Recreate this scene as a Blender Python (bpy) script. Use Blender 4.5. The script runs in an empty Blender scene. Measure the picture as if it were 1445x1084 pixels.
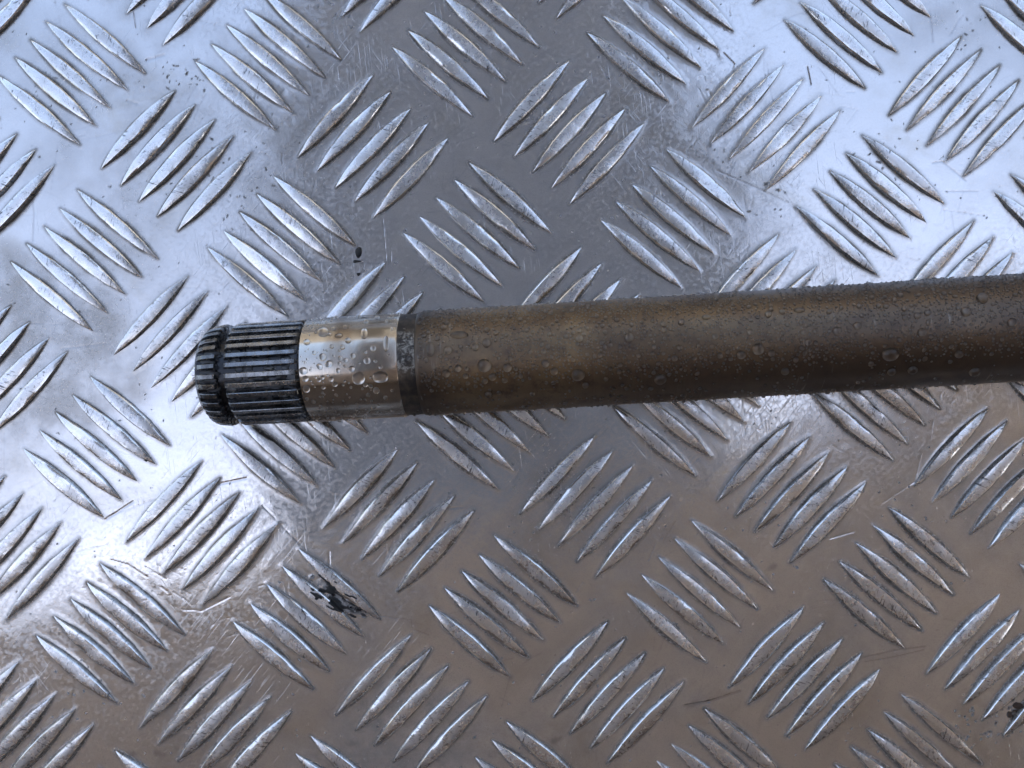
import bpy, math, random
import numpy as np
from mathutils import Vector, Matrix

R = math.radians
rng = np.random.default_rng(7)
random.seed(7)
scene = bpy.context.scene
C = scene.collection

# ------------------------------------------------------------------ camera
CAM_H = 0.24                      # the phone was held about 24 cm above the plate, looking straight down
PX = 0.0002                       # one photograph pixel on the plate, in metres
cam = bpy.data.cameras.new('camera')
cam.sensor_width = 36.0
cam.lens = 36.0 * CAM_H / (1445 * PX)
cam.clip_start = 0.01
cam.clip_end = 500
cam_o = bpy.data.objects.new('camera', cam)
cam_o.location = (0, 0, CAM_H)
C.objects.link(cam_o)
scene.camera = cam_o

# ------------------------------------------------------------------ sky, sun, exposure
SUN_EL, SUN_AZ = 30.0, -84.0      # azimuth measured counter-clockwise from +X
world = bpy.data.worlds.new('World')
scene.world = world
world.use_nodes = True
wn = world.node_tree
bg = wn.nodes['Background']
sky = wn.nodes.new('ShaderNodeTexSky')
sky.sky_type = 'NISHITA'
sky.sun_disc = False
sky.sun_elevation = R(SUN_EL)
sky.sun_rotation = R(90 - SUN_AZ)
sky.air_density = 1.0
sky.dust_density = 10.0
sky.ozone_density = 0.1
wn.links.new(sky.outputs[0], bg.inputs[0])
bg.inputs[1].default_value = 0.15

sun = bpy.data.lights.new('sun', 'SUN')
sun.energy = 2.5
sun.angle = R(0.5)
sun.color = (1.0, 0.97, 0.93)
sun_o = bpy.data.objects.new('sun', sun)
d = Vector((math.cos(R(SUN_EL)) * math.cos(R(SUN_AZ)), math.cos(R(SUN_EL)) * math.sin(R(SUN_AZ)), math.sin(R(SUN_EL))))
sun_o.rotation_euler = d.to_track_quat('Z', 'Y').to_euler()
sun_o.location = d * 5
C.objects.link(sun_o)

vs = scene.view_settings
vs.view_transform = 'Standard'
vs.look = 'None'
vs.exposure = 2.55
vs.gamma = 1.0
vs.use_curve_mapping = False
scene.cycles.use_denoising = True


# ------------------------------------------------------------------ helpers
def P(px, py, z=0.0):
    """photograph pixel -> point on the plane at height z"""
    k = PX * (CAM_H - z) / CAM_H
    return Vector(((px - 722.5) * k, (542.0 - py) * k, z))


def mesh_obj(name, verts, faces, mat=None, parent=None, smooth=True):
    me = bpy.data.meshes.new(name)
    me.from_pydata([tuple(v) for v in verts], [], faces)
    me.update()
    if smooth:
        me.polygons.foreach_set('use_smooth', [True] * len(me.polygons))
    if mat:
        me.materials.append(mat)
    o = bpy.data.objects.new(name, me)
    C.objects.link(o)
    if parent:
        o.parent = parent
    return o


def tag(o, label=None, cat=None, group=None, kind=None):
    if label: o['label'] = label
    if cat: o['category'] = cat
    if group: o['group'] = group
    if kind: o['kind'] = kind
    return o


class NT:
    """small node-tree writer"""
    def __init__(self, name):
        self.m = bpy.data.materials.new(name)
        self.m.use_nodes = True
        self.t = self.m.node_tree
        self.b = self.t.nodes['Principled BSDF']

    def n(self, kind, **kw):
        nd = self.t.nodes.new('ShaderNode' + kind)
        for k, v in kw.items():
            setattr(nd, k, v)
        return nd

    def set(self, sock, v):
        if isinstance(v, bpy.types.NodeSocket):
            self.t.links.new(v, sock)
        else:
            sock.default_value = v

    def bs(self, name, v):
        self.set(self.b.inputs[name], v)

    def coord(self, which='Object', scale=(1, 1, 1), rot=(0, 0, 0), loc=(0, 0, 0)):
        tc = self.n('TexCoord')
        mp = self.n('Mapping')
        mp.inputs['Scale'].default_value = scale
        mp.inputs['Rotation'].default_value = rot
        mp.inputs['Location'].default_value = loc
        self.t.links.new(tc.outputs[which], mp.inputs['Vector'])
        return mp.outputs[0]

    def noise(self, vec, scale, detail=3.0, rough=0.55, dist=0.0):
        nd = self.n('TexNoise')
        self.set(nd.inputs['Vector'], vec)
        nd.inputs['Scale'].default_value = scale
        nd.inputs['Detail'].default_value = detail
        nd.inputs['Roughness'].default_value = rough
        nd.inputs['Distortion'].default_value = dist
        return nd.outputs[0]

    def ramp(self, v, a, b, lo=0.0, hi=1.0):
        nd = self.n('MapRange')
        nd.interpolation_type = 'SMOOTHSTEP'
        self.set(nd.inputs[0], v)
        nd.inputs[1].default_value = a
        nd.inputs[2].default_value = b
        nd.inputs[3].default_value = lo
        nd.inputs[4].default_value = hi
        return nd.outputs[0]

    def math(self, op, a, b=0.0, clamp=False):
        nd = self.n('Math', operation=op)
        nd.use_clamp = clamp
        self.set(nd.inputs[0], a)
        self.set(nd.inputs[1], b)
        return nd.outputs[0]

    def mix(self, f, a, b):
        nd = self.n('Mix', data_type='RGBA')
        self.set(nd.inputs[0], f)
        self.set(nd.inputs[6], a if isinstance(a, bpy.types.NodeSocket) else (*a, 1.0))
        self.set(nd.inputs[7], b if isinstance(b, bpy.types.NodeSocket) else (*b, 1.0))
        return nd.outputs[2]

    def attr(self, name):
        return self.n('Attribute', attribute_name=name).outputs['Fac']

    def bump(self, h, strength, dist, normal=None):
        nd = self.n('Bump')
        self.set(nd.inputs['Height'], h)
        nd.inputs['Strength'].default_value = strength
        nd.inputs['Distance'].default_value = dist
        if normal is not None:
            self.set(nd.inputs['Normal'], normal)
        return nd.outputs[0]


def streaks(nt, rot, along, across, lo, hi, loc=0.0):
    """fine parallel scratches: noise drawn out in one direction"""
    v = nt.coord('Object', (1, 1, 1), (0, 0, rot), (loc, loc * 1.7, 0))
    mp = nt.n('Mapping')
    mp.inputs['Scale'].default_value = (along, across, 1)
    nt.t.links.new(v, mp.inputs['Vector'])
    return nt.ramp(nt.noise(mp.outputs[0], 1.0, 2.0, 0.6), lo, hi)


# ------------------------------------------------------------------ materials
def mat_plate():
    nt = NT('worn_aluminium_sheet')
    ob = nt.coord('Object')
    big = nt.noise(ob, 16.0, 4.0, 0.6, 0.4)
    mid = nt.noise(ob, 90.0, 4.0, 0.65)
    fine = nt.noise(ob, 900.0, 3.0, 0.6)
    grain = nt.noise(ob, 2600.0, 2.0, 0.6)
    dirt, pit, scr, tar, soil = (nt.attr(k) for k in ('dirt', 'pit', 'scratch', 'tar', 'soil'))
    s1 = streaks(nt, R(83), 70, 2600, 0.60, 0.74)
    s2 = streaks(nt, R(-52), 60, 2400, 0.62, 0.76, 3.0)
    s3 = streaks(nt, R(52), 90, 2400, 0.63, 0.77, 7.0)
    patch = nt.ramp(nt.noise(ob, 38.0, 3.0, 0.6, 0.3), 0.42, 0.66)
    st = nt.math('MULTIPLY', nt.math('MAXIMUM', s1, nt.math('MAXIMUM', s2, s3)), patch)
    # colour: aluminium, faint oxide clouds, ochre dirt film, dark pits
    col = nt.mix(nt.ramp(big, 0.35, 0.68), (0.72, 0.725, 0.735), (0.56, 0.56, 0.565))
    col = nt.mix(nt.ramp(nt.noise(ob, 42.0, 5.0, 0.7, 0.6), 0.5, 0.75, 0, 0.5), col, (0.50, 0.465, 0.40))
    col = nt.mix(nt.ramp(grain, 0.42, 0.75, 0, 0.35), col, (0.40, 0.40, 0.41))
    col = nt.mix(nt.ramp(mid, 0.5, 0.8, 0, 0.35), col, (0.52, 0.50, 0.47))
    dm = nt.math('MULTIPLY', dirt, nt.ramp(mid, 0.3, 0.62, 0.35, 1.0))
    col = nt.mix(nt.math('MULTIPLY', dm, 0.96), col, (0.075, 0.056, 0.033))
    col = nt.mix(nt.math('MULTIPLY', st, 0.35), col, (0.84, 0.845, 0.86))
    col = nt.mix(nt.math('MULTIPLY', scr, 0.6), col, (0.20, 0.20, 0.22))
    col = nt.mix(pit, col, (0.013, 0.012, 0.012))
    col = nt.mix(soil, col, (0.022, 0.013, 0.008))
    tarm = nt.math('MULTIPLY', tar, nt.ramp(fine, 0.35, 0.55, 0.55, 1.0))
    col = nt.mix(tarm, col, (0.008, 0.008, 0.009))
    nt.bs('Base Color', col)
    nonmetal = nt.math('MAXIMUM', nt.math('MAXIMUM', tar, soil), nt.math('MAXIMUM', pit, nt.math('MULTIPLY', dm, 0.55)))
    nt.bs('Metallic', nt.math('SUBTRACT', 1.0, nonmetal, True))
    rg = nt.ramp(big, 0.3, 0.7, 0.09, 0.18)
    rg = nt.math('ADD', rg, nt.ramp(fine, 0.3, 0.75, -0.05, 0.10))
    rg = nt.math('ADD', rg, nt.math('MULTIPLY', dm, 0.15))
    rg = nt.math('MAXIMUM', rg, nt.math('MULTIPLY', pit, 0.75))
    nt.bs('Specular IOR Level', nt.math('SUBTRACT', 0.5, nt.math('MULTIPLY', pit, 0.4)))
    nt.bs('Roughness', nt.math('ADD', rg, nt.math('MULTIPLY', st, 0.08), True))
    h = nt.math('ADD', nt.math('MULTIPLY', fine, 0.6), nt.math('MULTIPLY', grain, 0.3))
    n1 = nt.bump(h, 0.21, 0.00005)
    n2 = nt.bump(st, 0.6, 0.000022, n1)
    n3 = nt.bump(nt.noise(ob, 330.0, 2.0, 0.5), 0.16, 0.0001, n2)
    nt.bs('Normal', n3)
    return nt.m


def mat_bar():
    nt = NT('worn_aluminium_tread_bar')
    oi = nt.n('ObjectInfo')
    tc = nt.n('TexCoord')
    off = nt.n('VectorMath', operation='ADD')
    nt.t.links.new(tc.outputs['Object'], off.inputs[0])
    sc = nt.n('VectorMath', operation='SCALE')
    cx = nt.n('CombineXYZ')
    for i in range(3):
        nt.t.links.new(oi.outputs['Random'], cx.inputs[i])
    nt.t.links.new(cx.outputs[0], sc.inputs[0])
    sc.inputs['Scale'].default_value = 7.0
    nt.t.links.new(sc.outputs[0], off.inputs[1])
    ob = off.outputs[0]
    big = nt.noise(ob, 120.0, 3.0, 0.6)
    fine = nt.noise(ob, 1100.0, 3.0, 0.65)

    def str_(rot, along, across, lo, hi):
        m0 = nt.n('Mapping')
        m0.inputs['Rotation'].default_value = (0, 0, rot)
        nt.t.links.new(ob, m0.inputs['Vector'])
        mp = nt.n('Mapping')
        mp.inputs['Scale'].default_value = (along, across, 1)
        nt.t.links.new(m0.outputs[0], mp.inputs['Vector'])
        return nt.ramp(nt.noise(mp.outputs[0], 1.0, 2.0, 0.6), lo, hi)
    nick = nt.math('MULTIPLY', nt.math('MAXIMUM', str_(R(65), 300, 2400, 0.60, 0.68), str_(R(25), 400, 2200, 0.62, 0.70)), nt.ramp(nt.noise(ob, 240.0, 2.0), 0.48, 0.58))
    rub = nt.math('MULTIPLY', str_(R(20), 90, 3200, 0.55, 0.75), nt.ramp(big, 0.42, 0.62))
    spot = nt.math('MULTIPLY', nt.ramp(nt.noise(ob, 900.0, 3.0, 0.6), 0.60, 0.68), nt.ramp(oi.outputs['Random'], 0.1, 0.9, 0.3, 1.0))
    crest = nt.attr('crest')     # 1 along the worn bevels, painted paler to lift their highlight
    edge = nt.attr('rim')        # 1 at the foot, where dirt packs, fading up the flank as dark outline
    col = nt.mix(nt.ramp(big, 0.3, 0.7), (0.77, 0.775, 0.785), (0.65, 0.655, 0.67))
    col = nt.mix(nt.math('MULTIPLY', oi.outputs['Random'], 0.35), col, (0.46, 0.46, 0.47))
    col = nt.mix(nt.math('MULTIPLY', rub, 0.4), col, (0.80, 0.81, 0.82))
    shine = nt.math('MULTIPLY', crest, nt.ramp(nt.noise(ob, 420.0, 3.0, 0.6), 0.32, 0.55, 0.25, 1.0))
    col = nt.mix(nt.math('MULTIPLY', shine, 0.85), col, (0.90, 0.895, 0.87))
    grime_outline = nt.math('MULTIPLY', edge, nt.ramp(fine, 0.3, 0.6, 0.45, 1.0))
    col = nt.mix(nt.math('MULTIPLY', grime_outline, 0.9), col, (0.085, 0.068, 0.045))
    col = nt.mix(nt.math('MULTIPLY', nick, 0.85), col, (0.05, 0.05, 0.055))
    col = nt.mix(nt.math('MULTIPLY', spot, 0.6), col, (0.07, 0.065, 0.06))
    nt.bs('Base Color', col)
    nt.bs('Metallic', nt.math('SUBTRACT', 1.0, nt.math('MULTIPLY', grime_outline, 0.5), True))
    nt.bs('Roughness', nt.math('SUBTRACT', nt.math('ADD', nt.ramp(big, 0.3, 0.7, 0.20, 0.33), nt.ramp(fine, 0.3, 0.8, -0.03, 0.10)), nt.math('MULTIPLY', shine, 0.10), True))
    n1 = nt.bump(fine, 0.5, 0.00009)
    n2 = nt.bump(nick, -0.8, 0.0001, n1)
    n3 = nt.bump(nt.noise(ob, 300.0, 2.0, 0.5), 0.35, 0.0002, n2)
    nt.bs('Normal', n3)
    return nt.m


def mat_shaft_body():
    nt = NT('oily_brown_steel')
    ob = nt.coord('Object')
    rings = nt.noise(nt.coord('Object', (2600, 60, 60)), 1.0, 2.0, 0.6)
    cloud = nt.noise(ob, 28.0, 4.0, 0.6, 0.5)
    fine = nt.noise(ob, 700.0, 3.0, 0.6)
    lng = nt.noise(nt.coord('Object', (25, 500, 500)), 1.0, 3.0, 0.6)
    col = nt.mix(nt.ramp(cloud, 0.35, 0.68), (0.30, 0.215, 0.125), (0.16, 0.112, 0.072))
    col = nt.mix(nt.ramp(rings, 0.45, 0.8, 0, 0.30), col, (0.26, 0.205, 0.135))
    col = nt.mix(nt.ramp(nt.noise(ob, 300.0, 5.0, 0.75), 0.46, 0.68, 0, 0.6), col, (0.075, 0.055, 0.05))
    # blackened stretch next to the groove, fading along the bar
    sep = nt.n('SeparateXYZ')
    nt.t.links.new(ob, sep.inputs[0])
    x = nt.math('ADD', sep.outputs[0], nt.math('MULTIPLY', nt.math('SUBTRACT', cloud, 0.5), 0.02))
    near = nt.ramp(x, 0.055, 0.069, 1.0, 0.0)
    col = nt.mix(nt.math('MULTIPLY', near, 0.8), col, (0.045, 0.04, 0.038))
    far = nt.ramp(x, 0.085, 0.165)
    col = nt.mix(nt.math('MULTIPLY', far, 0.78), col, (0.088, 0.066, 0.054))
    scuff = nt.math('MULTIPLY', nt.ramp(nt.noise(nt.coord('Object', (1500, 130, 130)), 1.0, 2.0, 0.6), 0.63, 0.72), nt.ramp(nt.noise(ob, 55.0, 3.0), 0.5, 0.62))
    col = nt.mix(nt.math('MULTIPLY', scuff, 0.6), col, (0.36, 0.32, 0.27))
    nt.bs('Base Color', col)
    nt.bs('Metallic', 0.85)
    nt.bs('Roughness', nt.ramp(cloud, 0.3, 0.7, 0.30, 0.42))
    n1 = nt.bump(rings, 0.2, 0.00003)
    n2 = nt.bump(fine, 0.5, 0.0001, n1)
    nt.bs('Normal', n2)
    return nt.m


def mat_polished():
    nt = NT('ground_steel_journal')
    ob = nt.coord('Object')
    rings = nt.noise(nt.coord('Object', (3000, 40, 40)), 1.0, 2.0, 0.6)
    cloud = nt.noise(ob, 90.0, 4.0, 0.6, 0.4)
    col = nt.mix(nt.ramp(cloud, 0.4, 0.75), (0.56, 0.52, 0.465), (0.30, 0.24, 0.185))
    nt.bs('Base Color', col)
    nt.bs('Metallic', 1.0)
    nt.bs('Roughness', nt.ramp(cloud, 0.3, 0.8, 0.13, 0.24))
    nt.bs('Normal', nt.bump(rings, 0.25, 0.00003))
    return nt.m


def mat_spline():
    nt = NT('wet_blackened_steel')
    ob = nt.coord('Object')
    cloud = nt.noise(ob, 160.0, 4.0, 0.6)
    fine = nt.noise(ob, 900.0, 3.0, 0.65)
    col = nt.mix(nt.ramp(cloud, 0.35, 0.7), (0.24, 0.25, 0.265), (0.05, 0.048, 0.046))
    col = nt.mix(nt.ramp(fine, 0.58, 0.72, 0, 0.7), col, (0.20, 0.17, 0.12))
    nt.bs('Base Color', col)
    nt.bs('Metallic', 0.9)
    nt.bs('Roughness', nt.ramp(fine, 0.3, 0.7, 0.10, 0.36))
    nt.bs('Coat Weight', 1.0)
    nt.bs('Coat Roughness', 0.06)
    nt.bs('Normal', nt.bump(fine, 0.6, 0.00012))
    return nt.m


def mat_groove():
    nt = NT('black_scale_with_grey_crust')
    ob = nt.coord('Object')
    cloud = nt.noise(ob, 650.0, 5.0, 0.7, 0.6)
    sep = nt.n('SeparateXYZ')
    nt.t.links.new(ob, sep.inputs[0])
    zone = nt.math('MULTIPLY', nt.ramp(sep.outputs[1], -0.004, -0.001), nt.ramp(sep.outputs[1], 0.0065, 0.009, 1.0, 0.0))
    zone = nt.math('MULTIPLY', zone, nt.ramp(sep.outputs[2], 0.0, 0.002))
    crust = nt.math('MULTIPLY', zone, nt.ramp(cloud, 0.44, 0.64, 0, 0.8))
    col = nt.mix(crust, nt.mix(nt.ramp(nt.noise(ob, 220.0, 4.0, 0.7), 0.4, 0.7), (0.035, 0.030, 0.027), (0.11, 0.085, 0.06)), (0.36, 0.34, 0.30))
    nt.bs('Base Color', col)
    nt.bs('Metallic', nt.math('MULTIPLY', nt.math('SUBTRACT', 1.0, crust), 0.5))
    nt.bs('Roughness', 0.42)
    nt.bs('Normal', nt.bump(cloud, 0.6, 0.0002))
    return nt.m


def mat_simple(name, col, rough=0.6, metal=0.0, bump=None):
    nt = NT(name)
    ob = nt.coord('Object')
    nz = nt.noise(ob, bump or 5.0, 4.0, 0.6)
    nt.bs('Base Color', nt.mix(nz, tuple(c * 0.75 for c in col), tuple(min(1, c * 1.25) for c in col)))
    nt.bs('Roughness', rough)
    nt.bs('Metallic', metal)
    nt.bs('Normal', nt.bump(nz, 0.5, 0.2 / (bump or 5.0) * 0.3))
    return nt.m


def mat_water():
    nt = NT('clear_water')
    nt.bs('Base Color', (1, 1, 1, 1))
    nt.bs('Roughness', 0.0)
    nt.bs('IOR', 1.46)
    nt.bs('Transmission Weight', 1.0)
    # a third of the light passes a slightly hazy film: oily road water, not distilled
    rf = nt.n('BsdfRefraction')
    rf.inputs['Roughness'].default_value = 0.30
    rf.inputs['IOR'].default_value = 1.333
    mx = nt.n('MixShader')
    mx.inputs[0].default_value = 0.27
    out = nt.t.nodes['Material Output']
    nt.t.links.new(nt.b.outputs[0], mx.inputs[1])
    nt.t.links.new(rf.outputs[0], mx.inputs[2])
    nt.t.links.new(mx.outputs[0], out.inputs['Surface'])
    return nt.m


M_plate, M_bar = mat_plate(), mat_bar()
M_body, M_pol, M_spl, M_grv = mat_shaft_body(), mat_polished(), mat_spline(), mat_groove()
M_water = mat_water()
M_core = mat_simple('oil_black_steel', (0.035, 0.036, 0.04), 0.22, 0.8, 700.0)  # core and gap floors, set darker than the teeth
M_tar = mat_simple('black_tar', (0.008, 0.008, 0.0085), 0.62, 0, 900.0)
M_soil = mat_simple('dark_brown_soil', (0.045, 0.026, 0.016), 0.9, 0, 900.0)
M_bounce = mat_simple('concrete', (0.40, 0.385, 0.37), 0.9, 0, 8.0)
M_brown_blocker = mat_simple('brown_painted_boards', (0.68, 0.60, 0.54), 0.7, 0, 6.0)  # this and the next three colour the added unseen blockers
M_sun_blocker = mat_simple('dark_brown_render', (0.13, 0.095, 0.075), 0.8, 0, 4.0)
M_horizon_blocker = mat_simple('weathered_grey_boards', (0.05, 0.053, 0.055), 0.8, 0, 4.0)
M_grey_blocker = mat_simple('grey_painted_steel', (0.38, 0.44, 0.55), 0.6, 0, 6.0)

# ------------------------------------------------------------------ unseen shapes added to light and shade the plate
def slab(name, poly, z0, z1, mat, kind='structure'):
    n = len(poly)
    vs_ = [(x, y, z0) for x, y in poly] + [(x, y, z1) for x, y in poly]
    fs = [list(range(n))[::-1], [i + n for i in range(n)]]
    for i in range(n):
        j = (i + 1) % n
        fs.append([i, j, j + n, i + n])
    o = mesh_obj(name, vs_, fs, mat, smooth=False)
    return tag(o, kind=kind)


slab('ground', [(-9, -7), (9, -7), (9, 9), (-9, 9)], -0.10, -0.005, M_bounce)  # unseen sheet added to bounce light onto the blockers' undersides
# added unseen blockers, shaped to give the plate its brown and grey reflections
slab('roof_overhang', [(-3.2, -1.02), (-1.2, -0.70), (-0.2, -0.42), (0.6, -0.30), (1.2, 0.02), (1.7, 0.38), (3.4, 0.60), (3.4, -4.0), (-3.2, -4.0)], 2.45, 2.60, M_brown_blocker)
slab('roof_beam', [(-0.80, -0.9), (0.66, -0.6), (0.85, 0.35), (0.58, 1.0), (0.50, 3.6), (-0.75, 3.6)], 2.62, 2.80, M_grey_blocker)
slab('wall', [(-5.2, -1.9), (3.4, -1.9), (3.4, -1.7), (-5.2, -1.7)], -0.004, 2.449, M_sun_blocker)  # added out of view to block the sun and darken low reflections
slab('boundary_wall', [(-6.0, 4.6), (4.2, 4.6), (4.2, -1.6), (4.4, -1.6), (4.4, 4.8), (-6.0, 4.8)], -0.004, 2.6, M_horizon_blocker)  # added out of view to darken the horizon that the metal mirrors

# ------------------------------------------------------------------ the tread pattern
V1, V2 = np.array((277.3, -19.6)), np.array((18.0, 263.0))
A0, B0 = np.array((249.0, 227.0)), np.array((378.5, 85.5))
A_HALF, B_HALF = np.array((52.0, -56.0)), np.array((57.0, 48.5))
A_STEP, B_STEP = np.array((26.7, 21.8)), np.array((23.2, -24.9))
BAR_W, BAR_H = 0.00203, 0.00155          # half width and height at the middle

bars = []      # (x, y, half length, angle, in view)
for i in range(-4, 9):
    for j in range(-4, 8):
        for c0, hv, st in ((A0, A_HALF, A_STEP), (B0, B_HALF, B_STEP)):
            c = c0 + i * V1 + j * V2
            for k in range(-2, 3):
                q = c + k * st + rng.normal(0, 0.7, 2)
                seen = -52 < q[0] < 1497 and -52 < q[1] < 1136
                if not (-620 < q[0] < 2560 and -560 < q[1] < 1640):
                    continue
                hx, hy = hv * (1 + rng.normal(0, 0.012))
                x, y = (q[0] - 722.5) * PX, (542 - q[1]) * PX
                ang = math.atan2(-hy, hx) + rng.normal(0, 0.006)
                bars.append((x, y, math.hypot(hx, hy) * PX, ang, seen))

# ---- plate sheet: a fine grid in view, a coarse one beyond
def axis(lo, flo, fhi, hi, step):
    a = np.arange(flo, fhi + step / 2, step)
    left = flo - np.geomspace(step * 2, flo - lo, 60)[::-1]
    right = fhi + np.geomspace(step * 2, hi - fhi, 60)
    return np.concatenate([left, a, right])


STEP = 0.00028
gx = axis(-0.26, -0.151, 0.151, 0.36, STEP)
gy = axis(-0.21, -0.115, 0.115, 0.21, STEP)
NX, NY = len(gx), len(gy)
X, Y = np.meshgrid(gx, gy)               # rows are y
PXg, PYg = X / PX + 722.5, 542 - Y / PX  # in photograph pixels, to place the marks


def vnoise(x, y, wl, seed):
    """smooth value noise of wavelength wl"""
    r = np.random.default_rng(seed)
    n = 256
    t = r.random((n, n))
    u, v = x / wl + 1000, y / wl + 1000
    iu, iv = np.floor(u).astype(int), np.floor(v).astype(int)
    fu, fv = u - iu, v - iv
    fu, fv = fu * fu * (3 - 2 * fu), fv * fv * (3 - 2 * fv)
    a, b = t[iv % n, iu % n], t[iv % n, (iu + 1) % n]
    c, e = t[(iv + 1) % n, iu % n], t[(iv + 1) % n, (iu + 1) % n]
    return (a * (1 - fu) + b * fu) * (1 - fv) + (c * (1 - fu) + e * fu) * fv - 0.5


def fbm(x, y, wl, seed, o=4):
    s, a = 0, 1.0
    for k in range(o):
        s = s + a * vnoise(x, y, wl / 2 ** k, seed + k)
        a *= 0.5
    return s


dist = np.full(X.shape, 1.0)
for (bx, by, L, ang, seen) in bars:
    ix = np.searchsorted(gx, (bx - L - 0.008, bx + L + 0.008))
    iy = np.searchsorted(gy, (by - L - 0.008, by + L + 0.008))
    if ix[1] <= ix[0] or iy[1] <= iy[0]:
        continue
    s = np.s_[iy[0]:iy[1], ix[0]:ix[1]]
    dx, dy = X[s] - bx, Y[s] - by
    u, v = dx * math.cos(ang) + dy * math.sin(ang), -dx * math.sin(ang) + dy * math.cos(ang)
    t = np.clip(u / L, -1, 1)
    w = BAR_W * (1 - t * t)
    dd = np.hypot(np.maximum(np.abs(v) - w, 0), np.maximum(np.abs(u) - L, 0))
    dist[s] = np.minimum(dist[s], dd)

Z = 0.00042 * fbm(X, Y, 0.075, 11, 2) + 0.00010 * fbm(X, Y, 0.022, 21, 2)
Z += 0.00008 * np.exp(-dist / 0.0006) - 0.00003 * np.exp(-(dist / 0.0042) ** 2)
zbase = Z.copy()
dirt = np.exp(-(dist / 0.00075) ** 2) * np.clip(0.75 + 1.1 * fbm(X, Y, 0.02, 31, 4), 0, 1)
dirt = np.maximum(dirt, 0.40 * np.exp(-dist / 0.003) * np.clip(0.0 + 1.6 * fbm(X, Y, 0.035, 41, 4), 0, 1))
dirt = np.maximum(dirt, np.clip(1.3 * fbm(X, Y, 0.06, 46, 5) - 0.25, 0, 0.45))
scr = np.zeros_like(X)
pit = np.zeros_like(X)
tar = np.zeros_like(X)
soil = np.zeros_like(X)


def stroke(pts, width, depth, target, amount, seed=0, gap=0.0):
    """a gouge along a polyline given in photograph pixels; width in metres"""
    for (x0, y0), (x1, y1) in zip(pts[:-1], pts[1:]):
        a, b = np.array(((x0 - 722.5) * PX, (542 - y0) * PX)), np.array(((x1 - 722.5) * PX, (542 - y1) * PX))
        m = width * 3
        ix = np.searchsorted(gx, (min(a[0], b[0]) - m, max(a[0], b[0]) + m))
        iy = np.searchsorted(gy, (min(a[1], b[1]) - m, max(a[1], b[1]) + m))
        if ix[1] <= ix[0] or iy[1] <= iy[0]:
            continue
        s = np.s_[iy[0]:iy[1], ix[0]:ix[1]]
        e = b - a
        l2 = max(float(e @ e), 1e-12)
        t = np.clip(((X[s] - a[0]) * e[0] + (Y[s] - a[1]) * e[1]) / l2, 0, 1)
        dd = np.hypot(X[s] - a[0] - t * e[0], Y[s] - a[1] - t * e[1])
        k = np.clip(1.25 - dd / width, 0, 1)
        if gap:
            k = k * np.clip((vnoise(X[s], Y[s], 0.0012, seed) + 0.5 - gap) * 4, 0, 1)
        target[s] = np.maximum(target[s], k * amount)
        Z[s] -= depth * k


# scratches seen in the photograph
SCR = [
    ([(44, 275), (48, 300), (46, 340)], .5, .7), ([(82, 200), (72, 268)], .25, .5), ([(150, 733), (188, 708)], .8, .5),
    ([(348, 675), (310, 683)], .8, .5), ([(230, 700), (150, 730)], .3, .5), ([(1035, 90), (1020, 75)], .6, .6),
    ([(1155, 95), (1180, 130)], .3, .7), ([(1217, 928), (1262, 918), (1305, 912)], .6, .8), ([(1220, 934), (1265, 926), (1303, 917)], .4, .8),
    ([(965, 996), (1000, 990), (1045, 975)], .9, .8), ([(1335, 270), (1380, 270)], .3, .7), ([(1330, 296), (1390, 305)], .3, .5),
    ([(1010, 240), (1060, 262), (1112, 286)], .3, .8), ([(1186, 150), (1210, 155), (1195, 175)], .3, .4),
    ([(540, 310), (545, 372)], .4, .3), ([(552, 345), (551, 372)], .3, .3), ([(450, 370), (540, 372)], .5, .6),
    ([(533, 868), (580, 875), (583, 888), (605, 896)], .4, .7), ([(464, 778), (466, 820)], .5, .7), ([(205, 800), (235, 818)], .25, .4),
    ([(155, 790), (180, 797), (208, 815)], .3, .5), ([(255, 860), (285, 862), (325, 842)], .3, .5), ([(370, 713), (425, 770)], .25, .6),
    ([(5, 610), (5, 685)], .4, .35), ([(30, 455), (85, 458)], .3, .4), ([(85, 492), (150, 485)], .5, .4), ([(187, 407), (300, 405)], .2, .4),
    ([(735, 890), (748, 872)], .5, .3), ([(925, 765), (915, 790)], .6, .25), ([(813, 835), (822, 820)], .6, .25),
    ([(1245, 710), (1290, 680), (1300, 640)], .4, .6), ([(1316, 595), (1312, 625)], .3, .7), ([(1170, 760), (1205, 750)], .6, .3),
    ([(1316, 230), (1330, 228), (1345, 240), (1363, 255)], .6, .8), ([(815, 480), (820, 460)], .3, .4), ([(285, 30), (325, 40)], .3, .3),
    ([(190, 18), (193, 40)], .7, .4), ([(208, 85), (232, 78)], 1.2, .5), ([(180, 142), (195, 147)], .9, .4), ([(265, 265), (290, 268)], .3, .5),
    ([(1312, 15), (1316, 60)], .8, .5), ([(1138, 95), (1143, 120)], .9, .4), ([(1340, 50), (1355, 25)], .7, .4), ([(1195, 130), (1206, 130)], .5, .5),
]
for n, (pts, w, a) in enumerate(SCR):
    stroke(pts, w * 0.00045, 0.00005 * (0.5 + w), scr, a, 100 + n)
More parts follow.
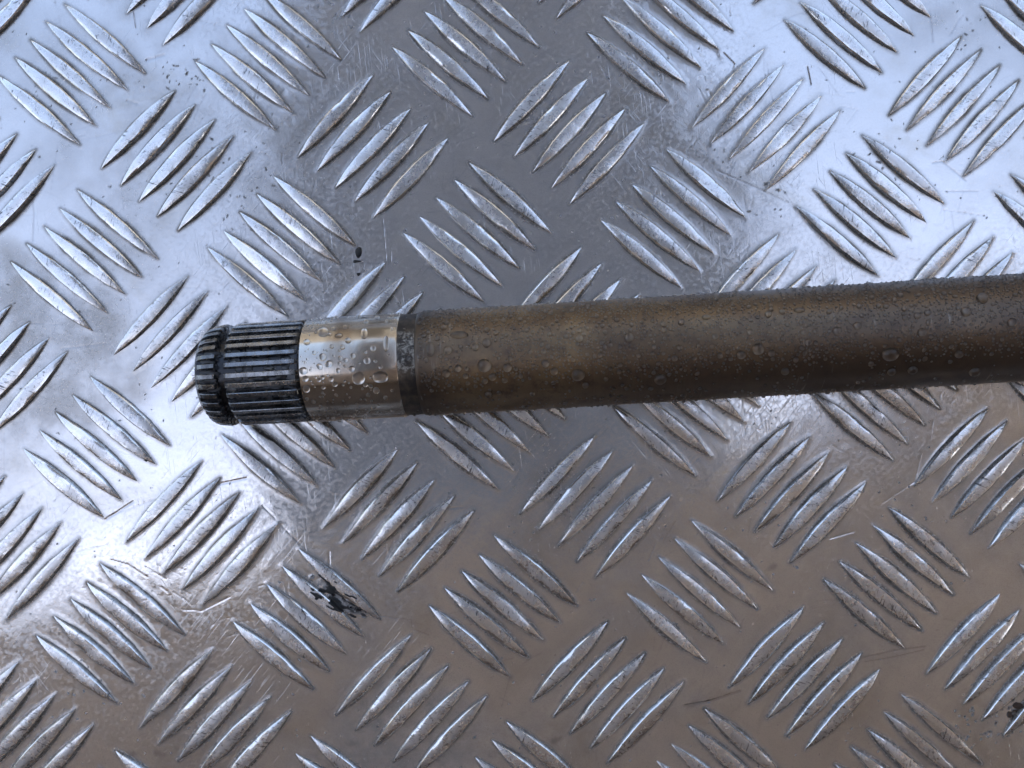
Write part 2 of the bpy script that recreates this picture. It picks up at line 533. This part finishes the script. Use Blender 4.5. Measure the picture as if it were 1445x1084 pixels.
# random hairline scratches in loose bundles
for n in range(340):
    cx, cy = rng.uniform(-20, 1465), rng.uniform(-20, 1104)
    base = rng.choice([R(85), R(60), R(-35), R(10), R(35)]) + rng.normal(0, 0.25)
    for k in range(rng.integers(1, 5)):
        a = base + rng.normal(0, 0.12)
        l = rng.gamma(2.0, 9.0)
        x0, y0 = cx + rng.normal(0, 9), cy + rng.normal(0, 9)
        bend = rng.normal(0, 0.12)
        p1 = (x0 + l * .5 * math.cos(a), y0 - l * .5 * math.sin(a))
        p2 = (p1[0] + l * .5 * math.cos(a + bend), p1[1] - l * .5 * math.sin(a + bend))
        stroke([(x0, y0), p1, p2], rng.uniform(0.00010, 0.00022), 0.000015, scr, rng.uniform(0.15, 0.5), 300 + n)
# dents: small bruises of the sheet
for n in range(220):
    cx, cy, r = rng.uniform(-.15, .15), rng.uniform(-.113, .113), rng.uniform(0.0004, 0.0014)
    ix = np.searchsorted(gx, (cx - 3 * r, cx + 3 * r)); iy = np.searchsorted(gy, (cy - 3 * r, cy + 3 * r))
    s = np.s_[iy[0]:iy[1], ix[0]:ix[1]]
    Z[s] -= rng.uniform(0.1, 0.6) * 0.05 * r * np.exp(-((X[s] - cx) ** 2 + (Y[s] - cy) ** 2) / r ** 2)


def speck(px, py, r, target, amount, stretch=1.0, ang=0.0):
    cx, cy = (px - 722.5) * PX, (542 - py) * PX
    m = r * 2.5 * max(1, stretch)
    ix = np.searchsorted(gx, (cx - m, cx + m)); iy = np.searchsorted(gy, (cy - m, cy + m))
    if ix[1] <= ix[0] or iy[1] <= iy[0]:
        return
    s = np.s_[iy[0]:iy[1], ix[0]:ix[1]]
    dx, dy = X[s] - cx, Y[s] - cy
    u, v = (dx * math.cos(ang) + dy * math.sin(ang)) / stretch, -dx * math.sin(ang) + dy * math.cos(ang)
    k = np.clip(1.4 - np.hypot(u, v) / r + 0.8 * vnoise(X[s], Y[s], r * 0.9, 5), 0, 1)
    target[s] = np.maximum(target[s], k * amount)


for n in range(950):
    speck(rng.uniform(-20, 1465), rng.uniform(-20, 1104), rng.uniform(0.00010, 0.00026), pit, rng.uniform(0.3, 0.9), rng.uniform(1, 2.2), rng.uniform(0, 3))
for (cx, cy, sd, num) in ((262, 105, 16, 26), (60, 150, 30, 10), (1380, 25, 34, 20), (1270, 215, 25, 14), (1085, 262, 30, 14), (480, 15, 22, 20),
                          (1390, 1020, 28, 60), (900, 985, 20, 14), (690, 890, 28, 14), (905, 110, 30, 14), (300, 225, 30, 20), (130, 985, 25, 14),
                          (1270, 690, 40, 14), (520, 390, 30, 14), (1000, 215, 20, 14), (340, 290, 20, 14)):
    for k in range(num):
        speck(rng.normal(cx, sd), rng.normal(cy, sd), rng.uniform(0.00014, 0.00036), pit, rng.uniform(0.5, 1), rng.uniform(1, 2.4), rng.uniform(0, 3))
# elongated scuffs like thumb-nail marks
for (x, y, a) in ((497, 1050, 0), (537, 1050, 0.1), (215, 30, 0), (785, 1045, .5), (975, 995, .4), (1090, 800, .6), (225, 1065, -.4), (1200, 20, 1.2), (1005, 205, 1.0), (185, 1065, .1)):
    speck(x, y, 0.0009, scr, 0.7, 1.9, a)
# the black greasy smear between two bars
for n in range(46):
    t = rng.random()
    speck(445 + 62 * t + rng.normal(0, 5), 822 + 38 * t + rng.normal(0, 8), rng.uniform(0.0004, 0.0011), tar, 1.0, rng.uniform(1, 2.6), R(-35) + rng.normal(0, .2))
tar *= np.clip(0.7 + 2.2 * fbm(X, Y, 0.003, 71, 3), 0, 1)
for n in range(10):
    x0, y0 = 478 + rng.normal(0, 6), 848 + rng.normal(0, 6)
    stroke([(x0, y0), (x0 + rng.uniform(14, 32), y0 + rng.uniform(4, 16))], 0.0002, 0, tar, 0.9)
Z += 0.00009 * tar
for (cx, cy, s_, num) in ((1436, 1004, 9, 26), (1405, 1015, 22, 16)):
    for n in range(num):
        speck(rng.normal(cx, s_), rng.normal(cy, s_ * .7), rng.uniform(0.00015, 0.0005), soil, 1.0, rng.uniform(1, 2.0), rng.uniform(0, 3))

# fade all marks out of view so the coarse border of the sheet stays clean
verts = np.stack([X, Y, Z], -1).reshape(-1, 3).astype(np.float32)
nv = len(verts)
idx = np.arange(NX * NY).reshape(NY, NX)
quads = np.stack([idx[:-1, :-1], idx[:-1, 1:], idx[1:, 1:], idx[1:, :-1]], -1).reshape(-1, 4)
# rim and underside: the sheet is 3 mm thick
ring = np.concatenate([idx[0, :], idx[1:, -1], idx[-1, -2::-1], idx[-2:0:-1, 0]])
low = verts[ring].copy(); low[:, 2] = -0.003
lid = nv + np.arange(len(ring))
rn = np.roll(np.arange(len(ring)), -1)
side = np.stack([ring, lid, lid[rn], ring[rn]], -1)
allv = np.concatenate([verts, low])
allq = np.concatenate([quads, side]).astype(np.int32)
me = bpy.data.meshes.new('sheet')
me.vertices.add(len(allv)); me.vertices.foreach_set('co', allv.ravel())
me.loops.add(allq.size); me.loops.foreach_set('vertex_index', allq.ravel())
me.polygons.add(len(allq)); me.polygons.foreach_set('loop_start', np.arange(0, allq.size, 4, dtype=np.int32))
me.polygons.foreach_set('use_smooth', np.ones(len(allq), dtype=bool))
me.update(calc_edges=True)
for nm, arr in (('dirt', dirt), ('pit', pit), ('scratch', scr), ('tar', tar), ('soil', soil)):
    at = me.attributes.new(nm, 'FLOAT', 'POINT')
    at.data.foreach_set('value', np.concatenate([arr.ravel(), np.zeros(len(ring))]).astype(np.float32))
me.materials.append(M_plate)
plate = bpy.data.objects.new('tread_plate', None)
C.objects.link(plate)
tag(plate, 'silvery aluminium tread plate with raised bars in groups of five, scratched and stained', 'metal plate')
sheet = bpy.data.objects.new('sheet', me)
C.objects.link(sheet)
sheet.parent = plate


# ---- one raised bar
def bar_mesh(seed):
    r = np.random.default_rng(seed)
    half = [(-1.03, -0.35), (-1.0, 0.02), (-0.985, 0.10), (-0.90, 0.80), (-0.755, 0.94), (-0.40, 0.98)]
    prof = half + [(0, 1.0)] + [(-a, b) for a, b in half[::-1]]
    ts = np.array([-1.0, -.965, -.9, -.82, -.72, -.62, -.5, -.38, -.25, -.12, 0, .12, .25, .38, .5, .62, .72, .82, .9, .965, 1.0])
    L = 0.01528
    vs_, rim, cre = [], [], []
    nicks = r.normal(0, 1, (len(ts), 2))
    skew = r.normal(0, 0.035)
    worn = r.uniform(0.86, 1.02)      # crests rubbed flat on some bars
    for q in range(r.integers(1, 4)):
        nicks[r.integers(2, len(ts) - 2), r.integers(0, 2)] -= r.uniform(2, 5)
    for i, t in enumerate(ts):
        w = BAR_W * (1 - t * t) * (1 + r.normal(0, 0.018)) + 0.00006
        h = BAR_H * min(worn, (1 - abs(t) ** 3.0) ** 0.8) * (1 + r.normal(0, 0.025)) + 0.00010
        for k, (a, b) in enumerate(prof):
            side = 0 if a < 0 else 1
            nk = nicks[i, side] * 0.022 if abs(a) > 0.6 else 0
            z = b * h if b > 0 else b * 0.001
            vs_.append((t * L, a * w * (1 + nk * 0.6) + 0.0, z * (1 + skew * a + (nk if b > 0.5 else 0))))
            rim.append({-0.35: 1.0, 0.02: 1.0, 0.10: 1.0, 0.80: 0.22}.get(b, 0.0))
            cre.append({0.80: 0.7, 0.94: 1.0}.get(b, 0.0))
    n = len(prof)
    fs = []
    for i in range(len(ts) - 1):
        for k in range(n - 1):
            a = i * n + k
            fs.append((a, a + n, a + n + 1, a + 1))
    fs.append(tuple(range(n)))
    fs.append(tuple(reversed([(len(ts) - 1) * n + k for k in range(n)])))
    m = bpy.data.meshes.new('tread_bar')
    m.from_pydata(vs_, [], fs)
    m.polygons.foreach_set('use_smooth', [True] * len(m.polygons))
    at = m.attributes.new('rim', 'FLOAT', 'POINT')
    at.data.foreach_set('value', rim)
    at = m.attributes.new('crest', 'FLOAT', 'POINT')
    at.data.foreach_set('value', cre)
    m.update()
    # consistent outward normals
    import bmesh
    bm = bmesh.new(); bm.from_mesh(m); bmesh.ops.recalc_face_normals(bm, faces=bm.faces); bm.to_mesh(m); bm.free()
    m.materials.append(M_bar)
    m.set_sharp_from_angle(angle=R(26))
    return m


bar_meshes = [bar_mesh(s) for s in range(30)]


def zat(x, y):
    return float(zbase[min(np.searchsorted(gy, y), NY - 1), min(np.searchsorted(gx, x), NX - 1)])


rest_v, rest_f = [], []
for (bx, by, L, ang, seen) in bars:
    inside = gx[0] + L < bx < gx[-1] - L and gy[0] + L < by < gy[-1] - L
    if not inside:
        continue
    k = random.randrange(len(bar_meshes))
    flip = math.pi if random.random() < 0.5 else 0.0
    mw = Matrix.Translation((bx, by, zat(bx, by) - 0.0001)) @ Matrix.Rotation(ang + flip, 4, 'Z') @ Matrix.Rotation(random.gauss(0, R(2.2)), 4, 'X') @ Matrix.Diagonal((L / 0.01528, random.uniform(.93, 1.05), random.uniform(.94, 1.05), 1))
    if seen:
        o = bpy.data.objects.new('tread_bar', bar_meshes[k])
        o.parent = plate
        o.matrix_world = mw
        C.objects.link(o)
    else:
        off = len(rest_v)
        m = bar_meshes[k]
        rest_v += [tuple(mw @ v.co) for v in m.vertices]
        rest_f += [tuple(i + off for i in p.vertices) for p in m.polygons]
ro = mesh_obj('outlying_tread_bars', rest_v, rest_f, M_bar, plate)
tag(ro, kind='stuff')

# ------------------------------------------------------------------ the drive shaft
tip = Vector((-0.0792, 0.0020, 0.0152))
far = Vector((0.1218, 0.0138, 0.0244))
ax = (far - tip).normalized()
yv = Vector((0, 0, 1)).cross(ax).normalized()
zv = ax.cross(yv)
SM = Matrix((ax, yv, zv)).transposed().to_4x4()
SM.translation = tip
shaft = bpy.data.objects.new('drive_shaft', None)
C.objects.link(shaft)
shaft.matrix_world = SM
tag(shaft, 'brown steel drive shaft with splined end, wet with water drops, lying on tread plate', 'drive shaft')


def lathe(name, prof, mat, parent, seg=96, sub=None):
    vs_, fs = [], []
    n = len(prof)
    for (x, r) in prof:
        for k in range(seg):
            a = 2 * math.pi * k / seg
            vs_.append((x, r * math.cos(a), r * math.sin(a)))
    for i in range(n - 1):
        for k in range(seg):
            j = (k + 1) % seg
            fs.append((i * seg + k, (i + 1) * seg + k, (i + 1) * seg + j, i * seg + j)[::-1])
    fs.append(tuple(range(seg)))
    fs.append(tuple(reversed([(n - 1) * seg + k for k in range(seg)])))
    o = mesh_obj(name, vs_, fs, mat, parent)
    for p in o.data.polygons[-2:]:
        p.use_smooth = False
    o.data.set_sharp_from_angle(angle=R(32))
    return o


MM = 0.001
R_BODY, R_POL, R_SPL, R_CORE = 0.01360, 0.01358, 0.01356, 0.01195
X_BODY, X_GRV, X_POL, X_SPL = 0.0559, 0.0517, 0.0269, 0.0077
body = lathe('shaft_body', [(X_BODY, 0.0126), (X_BODY + .0001, 0.01325), (X_BODY + .0004, 0.01350), (X_BODY + .0011, R_BODY), (0.12, R_BODY), (0.2, R_BODY), (0.3, R_BODY), (0.372, R_BODY), (0.3722, .012)], M_body, shaft)
groove = lathe('groove_band', [(X_GRV - .0004, 0.0120), (X_GRV - .0002, R_POL - .0004), (X_GRV + .0003, 0.01318), (X_BODY - .0004, 0.01318), (X_BODY + .0002, 0.0130), (X_BODY + .0004, .0120)], M_grv, shaft)
journal = lathe('ground_journal', [(X_POL - .0008, 0.0119), (X_POL - .0002, 0.0130), (X_POL + .0004, R_POL), (0.040, R_POL), (X_GRV - .0006, R_POL), (X_GRV - .0001, R_POL - .0003), (X_GRV, .0118)], M_pol, shaft)
spl = lathe('splined_end', [(0.0, 0.0), (0.0, 0.0112), (0.0007, 0.01195), (0.0056, 0.01205), (0.0058, 0.0113), (0.0077, 0.0113), (0.0079, R_CORE),
                            (X_POL - .0034, R_CORE), (X_POL - .0009, 0.0131), (X_POL - .0003, 0.0128), (X_POL, 0.0115)], M_core, shaft)

NT_ = 32


def tooth_mesh(stations, name):
    """stations: (x, outer radius, root radius, half angle at the tip, half angle at the root)"""
    vs_, fs = [], []
    for (x, ro_, ri, at, ar) in stations:
        for (r_, a) in ((ri, -ar), (ro_ - .00012, -at * 1.08), (ro_, -at * .86), (ro_, at * .86), (ro_ - .00012, at * 1.08), (ri, ar)):
            vs_.append((x, r_ * math.sin(a), r_ * math.cos(a)))
    n = 6
    for i in range(len(stations) - 1):
        for k in range(n - 1):
            a = i * n + k
            fs.append((a, a + n, a + n + 1, a + 1))
    fs.append(tuple(range(n)))
    fs.append(tuple(reversed([(len(stations) - 1) * n + k for k in range(n)])))
    m = bpy.data.meshes.new(name)
    m.from_pydata(vs_, [], fs)
    import bmesh
    bm = bmesh.new(); bm.from_mesh(m); bmesh.ops.recalc_face_normals(bm, faces=bm.faces); bm.to_mesh(m); bm.free()
    m.materials.append(M_spl)
    return m


pitch = 2 * math.pi / NT_
ha, hr = pitch * 0.22, pitch * 0.33
main_t = tooth_mesh([(X_SPL, 0.0122, 0.0116, ha, hr), (X_SPL + .0004, 0.01315, .0116, ha, hr), (X_SPL + .0010, R_SPL, .0116, ha, hr), (0.018, R_SPL, .0116, ha, hr),
                     (X_POL - .0022, R_SPL, .0116, ha, hr), (X_POL - .0008, R_SPL - .00005, .0116, ha * 1.05, hr * 1.05), (X_POL - .0004, 0.0131, .0116, ha, hr), (X_POL - .0002, 0.0122, .0116, ha, hr)], 'spline_tooth')
tip_t = tooth_mesh([(0.0003, 0.0117, 0.0108, ha * 1.15, hr * 1.1), (0.0012, 0.0126, 0.0112, ha * 1.1, hr), (0.0024, 0.0131, 0.0114, ha, hr), (0.0052, 0.01345, 0.0116, ha, hr), (0.0056, 0.0133, 0.0116, ha, hr), (0.0058, 0.0124, .0112, ha, hr)], 'tip_tooth')
for k in range(NT_):
    for m in (main_t, tip_t):
        o = bpy.data.objects.new(m.name, m)
        C.objects.link(o)
        o.parent = spl
        o.rotation_euler = (k * pitch + R(2) + random.gauss(0, R(0.35)), 0, 0)
        o.scale = (1, random.uniform(.96, 1.0), random.uniform(.985, 1.0))
# the joint at the hidden end, on which the shaft rests
hx = 0.345
zc = (SM @ Vector((hx, 0, 0))).z
lathe('joint_housing', [(hx - .03, .0125), (hx - .029, .019), (hx - .015, .022), (hx - .010, zc - .0042), (hx + .03, zc - .0042), (hx + .034, zc - .008)], M_spl, shaft, 48)

# ------------------------------------------------------------------ water drops on the shaft
SMi = SM.inverted()


def hit(px, py):
    """where the line of sight through a photograph pixel meets the shaft (shaft coordinates)"""
    o = SMi @ Vector((0, 0, CAM_H))
    d_ = (SMi @ P(px, py)) - o
    for rr in (R_BODY,):
        a = d_.y ** 2 + d_.z ** 2
        b = 2 * (o.y * d_.y + o.z * d_.z)
        c = o.y ** 2 + o.z ** 2 - rr ** 2
        q = b * b - 4 * a * c
        if q < 0:
            return None
        t = (-b - math.sqrt(q)) / (2 * a)
        p = o + d_ * t
    return p.x, math.atan2(p.y, p.z)


def surf_r(x):
    if x < X_POL - .001: return R_SPL
    if x < X_GRV: return R_POL
    if x < X_BODY: return 0.01318
    return R_BODY


def drop_geom(rings, seg, seed, height=0.88, lump=0.04):
    r = np.random.default_rng(seed)
    ph, am = r.uniform(0, 6.28, 3), r.normal(0, lump, 3) / np.array((1, 1.5, 2))
    vs_, fs = [(0, 0, height)], []
    for i in range(1, rings + 1):
        t = i / rings * math.pi / 2
        for k in range(seg):
            a = 2 * math.pi * k / seg
            w = 1 + sum(am[q] * math.cos((q + 2) * a + ph[q]) for q in range(3)) * (i / rings)
            s = math.sin(t) ** 0.92
            vs_.append((s * math.cos(a) * w, s * math.sin(a) * w, height * math.cos(t) ** 0.9))
    bot = len(vs_)
    for k in range(seg):
        a = 2 * math.pi * k / seg
        v = vs_[1 + (rings - 1) * seg + k]
        vs_.append((v[0] * .97, v[1] * .97, -0.16))
    for k in range(seg):
        j = (k + 1) % seg
        fs.append((0, 1 + k, 1 + j))
        for i in range(rings):
            a, b = 1 + i * seg, 1 + (i + 1) * seg
            fs.append((a + k, b + k, b + j, a + j))
    fs.append(tuple(reversed([bot + k for k in range(seg)])))
    return vs_, fs


def drop_mat(x, phi, r, sx=1.0, sy=1.0, spin=0.0):
    rr = surf_r(x)
    nrm = Vector((0, math.sin(phi), math.cos(phi)))
    t2 = Vector((0, math.cos(phi), -math.sin(phi)))
    m = Matrix((Vector((1, 0, 0)), t2, nrm)).transposed().to_4x4()
    m.translation = Vector((x, rr * nrm.y, rr * nrm.z))
    return m @ Matrix.Rotation(spin, 4, 'Z') @ Matrix.Diagonal((r * sx, r * sy, r, 1))


drop_meshes = []
for s in range(8):
    v, f = drop_geom(6, 20, s)
    m = bpy.data.meshes.new('water_drop')
    m.from_pydata(v, [], f)
    m.polygons.foreach_set('use_smooth', [True] * (len(m.polygons) - 1) + [False])
    m.materials.append(M_water)
    m.update()
    drop_meshes.append(m)

BIG = [(683.5, 516, 9.3), (716, 519, 6), (686.6, 484, 6), (670.7, 490, 5), (632, 494.5, 6), (607, 493, 8, .7, 1.25), (769.6, 513, 5.2), (782, 524, 5.5), (815.6, 529, 8.5),
       (826, 543.6, 4.5), (931.6, 535, 8), (887.6, 476.5, 6), (817.7, 477.8, 4.7), (646, 520, 5), (629.5, 527, 5.5), (695, 532, 5), (684, 538, 4.3), (712, 537, 4), (720, 506, 3.6),
       (689, 557, 5), (506, 534, 8.5), (537, 532, 9.5, 1.15, .85), (518, 509, 5), (526.7, 492, 4.4), (514, 471, 6.5, .7, 1.3), (937, 466, 3.8), (952, 505.5, 4.4), (959, 490, 3.6),
       (648, 473, 8, 1.5, .6), (545, 485, 7, .55, 1.6), (455, 504, 5.4), (464, 514, 5.2), (428, 523.5, 5.4), (497.7, 502.6, 3.9), (433, 483, 4.4), (491, 480.7, 4.2), (496.4, 520.5, 4.2),
       (487.6, 508.6, 3.4), (431, 534.6, 4.2), (432.4, 549, 5), (467, 535.5, 3.6), (477, 523, 3.2), (472.6, 542.5, 3.6), (531, 551, 4.5), (456, 469, 7.5), (450, 536.6, 2.9), (483, 490, 3.6),
       (478, 474, 4, 1.3, .8), (544, 561, 3), (1069.6, 492.7, 7.8), (1181, 466.8, 5.6), (1210, 460, 5.2), (1301, 469, 5.4), (1386, 421.4, 7.5), (1363, 440, 6.5), (1428, 455, 5.8), (1046, 501, 5.6),
       (1088.6, 498.6, 4.6), (1059, 469, 4.6), (1009, 475, 4.4), (1140.5, 483, 4.6), (1256, 500, 10, 1.1, .9), (1353, 500, 5.6), (1084, 444, 4.6), (1107.6, 524, 5.5), (1258, 524.6, 5.5),
       (1287.6, 522, 6), (1375, 524.5, 7), (1294.5, 445.7, 4.4), (1309, 441.5, 4.4), (1128, 438, 5.5, 1.3, .7), (1229, 513.5, 4), (997, 448, 4.6, 1.4, .8), (961.6, 455, 4.6), (468, 489, 3), (443, 498, 2.8),
       (1016, 502, 4), (1123, 508, 3.6), (1151, 467, 3.6), (1170, 440, 3.4), (1240, 432, 3.6), (1250, 433, 3.6), (1276, 436, 3.8), (752, 469, 3), (861, 487, 3.4), (773, 489, 3.4), (850, 460, 3.2), (901, 502, 3),
       (700, 470, 4), (687, 466, 4), (626, 463, 4), (617, 478, 3.4), (657, 531, 3.6), (671, 545, 3), (751, 556, 3.6), (884, 548, 3.2), (855, 535, 3.2), (660, 541, 3), (613, 541, 3.4), (609, 551, 3)]
taken = []


def add_drop(x, phi, r, sx=1.0, sy=1.0, spin=0.0):
    o = bpy.data.objects.new('water_drop', random.choice(drop_meshes))
    C.objects.link(o)
    o.parent = shaft
    o.matrix_parent_inverse = Matrix.Identity(4)
    o.matrix_local = drop_mat(x, phi, r, sx, sy, spin)


for b in BIG:
    q = hit(b[0], b[1])
    if q is None:
        continue
    r = b[2] * 0.185 * MM
    sx, sy = (b[3], b[4]) if len(b) > 3 else (random.uniform(.95, 1.05), random.uniform(.95, 1.05))
    add_drop(q[0], q[1], r, sx, sy)
    taken.append((q[0], q[1] * R_BODY, r * max(sx, sy)))


def free(x, s, r):
    return all((x - a) ** 2 + (s - b) ** 2 > (r + c) ** 2 * 0.95 for a, b, c in taken)


# middling drops, still single ones
n_mid = 0
tries = 0
while n_mid < 190 and tries < 6000:
    tries += 1
    x, phi = random.uniform(X_POL + .001, 0.222), random.uniform(-1.45, 1.5)
    r = random.uniform(0.00036, 0.00070) * (0.9 if phi < 0 else 1.05)
    if not free(x, phi * R_BODY, r) or abs(x - X_BODY - .0003) < .0014 or abs(x - X_GRV) < .0009:
        continue
    if phi < -0.3 and random.random() < 0.45:
        continue
    add_drop(x, phi, r, random.uniform(.85, 1.15), random.uniform(.85, 1.15), random.uniform(0, 3))
    taken.append((x, phi * R_BODY, r))
    n_mid += 1
# the fine spray between them
grid = {}
fv, ff = [], []


def far_enough(x, s, r):
    cx, cy = int(x / .0012), int(s / .0012)
    for i in (-1, 0, 1):
        for j in (-1, 0, 1):
            for (a, b, c) in grid.get((cx + i, cy + j), ()):
                if (x - a) ** 2 + (s - b) ** 2 < (r + c) ** 2:
                    return False
    return True


for (a, b, c) in taken:
    for i in range(int((a - c) / .0012) - 1, int((a + c) / .0012) + 2):
        for j in range(int((b - c) / .0012) - 1, int((b + c) / .0012) + 2):
            grid.setdefault((i, j), []).append((a, b, c))
base_drop = [drop_geom(4, 10, 50 + s, 0.72, 0.06) for s in range(5)]
n_fine = 0
fx, fp = rng.uniform(X_POL + .0006, 0.235, 26000), rng.uniform(-1.55, 1.57, 26000)
fc = fbm(fx, fp * R_BODY, 0.012, 61, 3)
for tries in range(26000):
    x, phi = float(fx[tries]), float(fp[tries])
    dens = (0.9 if phi > -0.15 else 0.9 - 0.95 * min(1, (-0.15 - phi) / 0.5)) if x > X_BODY else 0.10
    if phi > 1.1: dens *= 0.35
    if phi < -1.1: dens = 0.10
    if random.random() > max(dens, 0.07):
        continue
    r = min(0.00060, 0.00021 + random.expovariate(1 / 0.00012))
    if fc[tries] < random.uniform(-0.35, 0.0):
        continue
    if not far_enough(x, phi * R_BODY, r * 1.05) or abs(x - X_BODY - .0003) < .0010 or abs(x - X_GRV) < .0006:
        continue
    grid.setdefault((int(x / .0012), int(phi * R_BODY / .0012)), []).append((x, phi * R_BODY, r))
    m = drop_mat(x, phi, r, random.uniform(.8, 1.25), random.uniform(.8, 1.2), random.uniform(0, 3))
    v, f = random.choice(base_drop)
    off = len(fv)
    fv += [tuple(m @ Vector(q)) for q in v]
    ff += [tuple(i + off for i in p) for p in f]
    n_fine += 1
for n in range(150):
    # water held in the gaps between the spline teeth
    k = random.randrange(-6, 7)
    phi = (k + 0.5) * pitch - R(2) + random.gauss(0, 0.02)
    x = random.uniform(0.0088, X_POL - .002) if random.random() < .8 else random.uniform(0.0028, 0.005)
    m = drop_mat(x, phi, random.uniform(.0006, .0009), random.uniform(.8, 2.6), 0.85, 0.0)
    m.translation = Vector((x, (R_CORE + .0001) * math.sin(phi), (R_CORE + .0001) * math.cos(phi)))
    v, f = random.choice(base_drop)
    off = len(fv)
    fv += [tuple(m @ Vector(q)) for q in v]
    ff += [tuple(i + off for i in p) for p in f]
fo = mesh_obj('fine_water_spray', fv, ff, M_water, shaft)
tag(fo, kind='stuff')


# ------------------------------------------------------------------ small things lying on the plate
def lump(name, px, py, rx, ry, h, mat, seed, ang=0.0, z=None):
    r = np.random.default_rng(seed)
    v, f = drop_geom(4, 14, seed, 1.0, 0.22)
    v = [(a * (1 + r.normal(0, .05)), b * (1 + r.normal(0, .05)), c * (1 + r.normal(0, .12))) for a, b, c in v]
    o = mesh_obj(name, v, f, mat)
    p = P(px, py)
    o.location = (p.x, p.y, zat(p.x, p.y) if z is None else z)
    o.rotation_euler = (0, 0, ang)
    o.scale = (rx * PX, ry * PX, h)
    return o


_smc = P(478, 845)
near_bars = [b for b in bars if math.hypot(b[0] - _smc.x, b[1] - _smc.y) < 0.03]


def top_z(x, y):
    z = zat(x, y)
    for (bx, by, L, ang, seen) in near_bars:
        if abs(x - bx) > L or abs(y - by) > L:
            continue
        u, v = (x - bx) * math.cos(ang) + (y - by) * math.sin(ang), -(x - bx) * math.sin(ang) + (y - by) * math.cos(ang)
        t = abs(u) / L
        if t >= 1: continue
        a = abs(v) / (BAR_W * (1 - t * t) + 1e-9)
        if a < 1:
            z = max(z, zat(bx, by) - .0001 + BAR_H * 1.05 * (1 - t ** 3) ** .8 * min(1.0, (1 - a) / 0.12))
    return z


def smear(name, px0, py0, px1, py1, step, mask):
    nx, ny = int((px1 - px0) / step) + 1, int((py1 - py0) / step) + 1
    vid, vs_, fs = {}, [], []
    val = {}
    for j in range(ny):
        for i in range(nx):
            val[i, j] = mask(px0 + i * step, py0 + j * step)
    def vert(i, j):
        if (i, j) not in vid:
            p = P(px0 + i * step, py0 + j * step)
            vid[i, j] = len(vs_)
            vs_.append((p.x, p.y, top_z(p.x, p.y) + 0.00003 + 0.00022 * max(0.0, min(1.0, val[i, j]))))
        return vid[i, j]
    for j in range(ny - 1):
        for i in range(nx - 1):
            q = [(i, j), (i + 1, j), (i + 1, j + 1), (i, j + 1)]
            if sum(val[k] > 0 for k in q) >= 3:
                fs.append(tuple(vert(*k) for k in q)[::-1])
    return mesh_obj(name, vs_, fs, M_tar)


def smear_mask(px, py):
    u = ((px - 474) * .84 + (py - 842) * .54) / 44
    v = (-(px - 474) * .54 + (py - 842) * .84) / 15
    x, y = np.array(px * PX), np.array(py * PX)
    n = float(fbm(x, y, 0.0035, 91, 3)) * 1.3
    xr = px * .86 + py * .5; yr = -px * .5 + py * .86
    st_ = float(vnoise(np.array(xr * PX * .22), np.array(yr * PX), 0.0005, 95)) * 3.0
    return 0.22 - u * u - v * v + n + st_


tag(smear('tar_smear', 425, 805, 530, 885, 0.7, smear_mask), 'black greasy smear across two raised bars below the polished journal', 'tar smear')
tag(lump('tar_blob', 506, 356, 5.2, 7.2, 0.0006, M_tar, 3), 'biggest round black tar blob on the bare sheet above the splined end', 'tar blob', 'tar blobs')
tag(lump('tar_blob', 503, 369, 5.0, 2.2, 0.0003, M_tar, 4), 'flat black tar fleck on a long scratch just below the round blob', 'tar blob', 'tar blobs')
tag(lump('tar_blob', 506, 387, 2.6, 2.6, 0.0004, M_tar, 5), 'tiny black tar dot lowest of three above the polished journal', 'tar blob', 'tar blobs')
tag(lump('tar_blob', 208, 647, 5.0, 4.0, 0.0007, M_tar, 6, .6), 'black tar blob at the tip of a bar left below the splined end', 'tar blob', 'tar blobs')
for k, (x, y, s) in enumerate(((1436, 996, 7), (1424, 1008, 4), (1443, 1009, 8))):
    tag(lump('soil_crumb', x, y, s, s * .7, 0.0008, M_soil, 20 + k, k), 
        ('upper dark brown soil crumb beside the bar at the lower right edge', 'smallest dark brown soil crumb, nearest the bar tip at lower right', 'largest soil crumb at the very right edge of the plate')[k], 'soil crumb', 'soil crumbs')
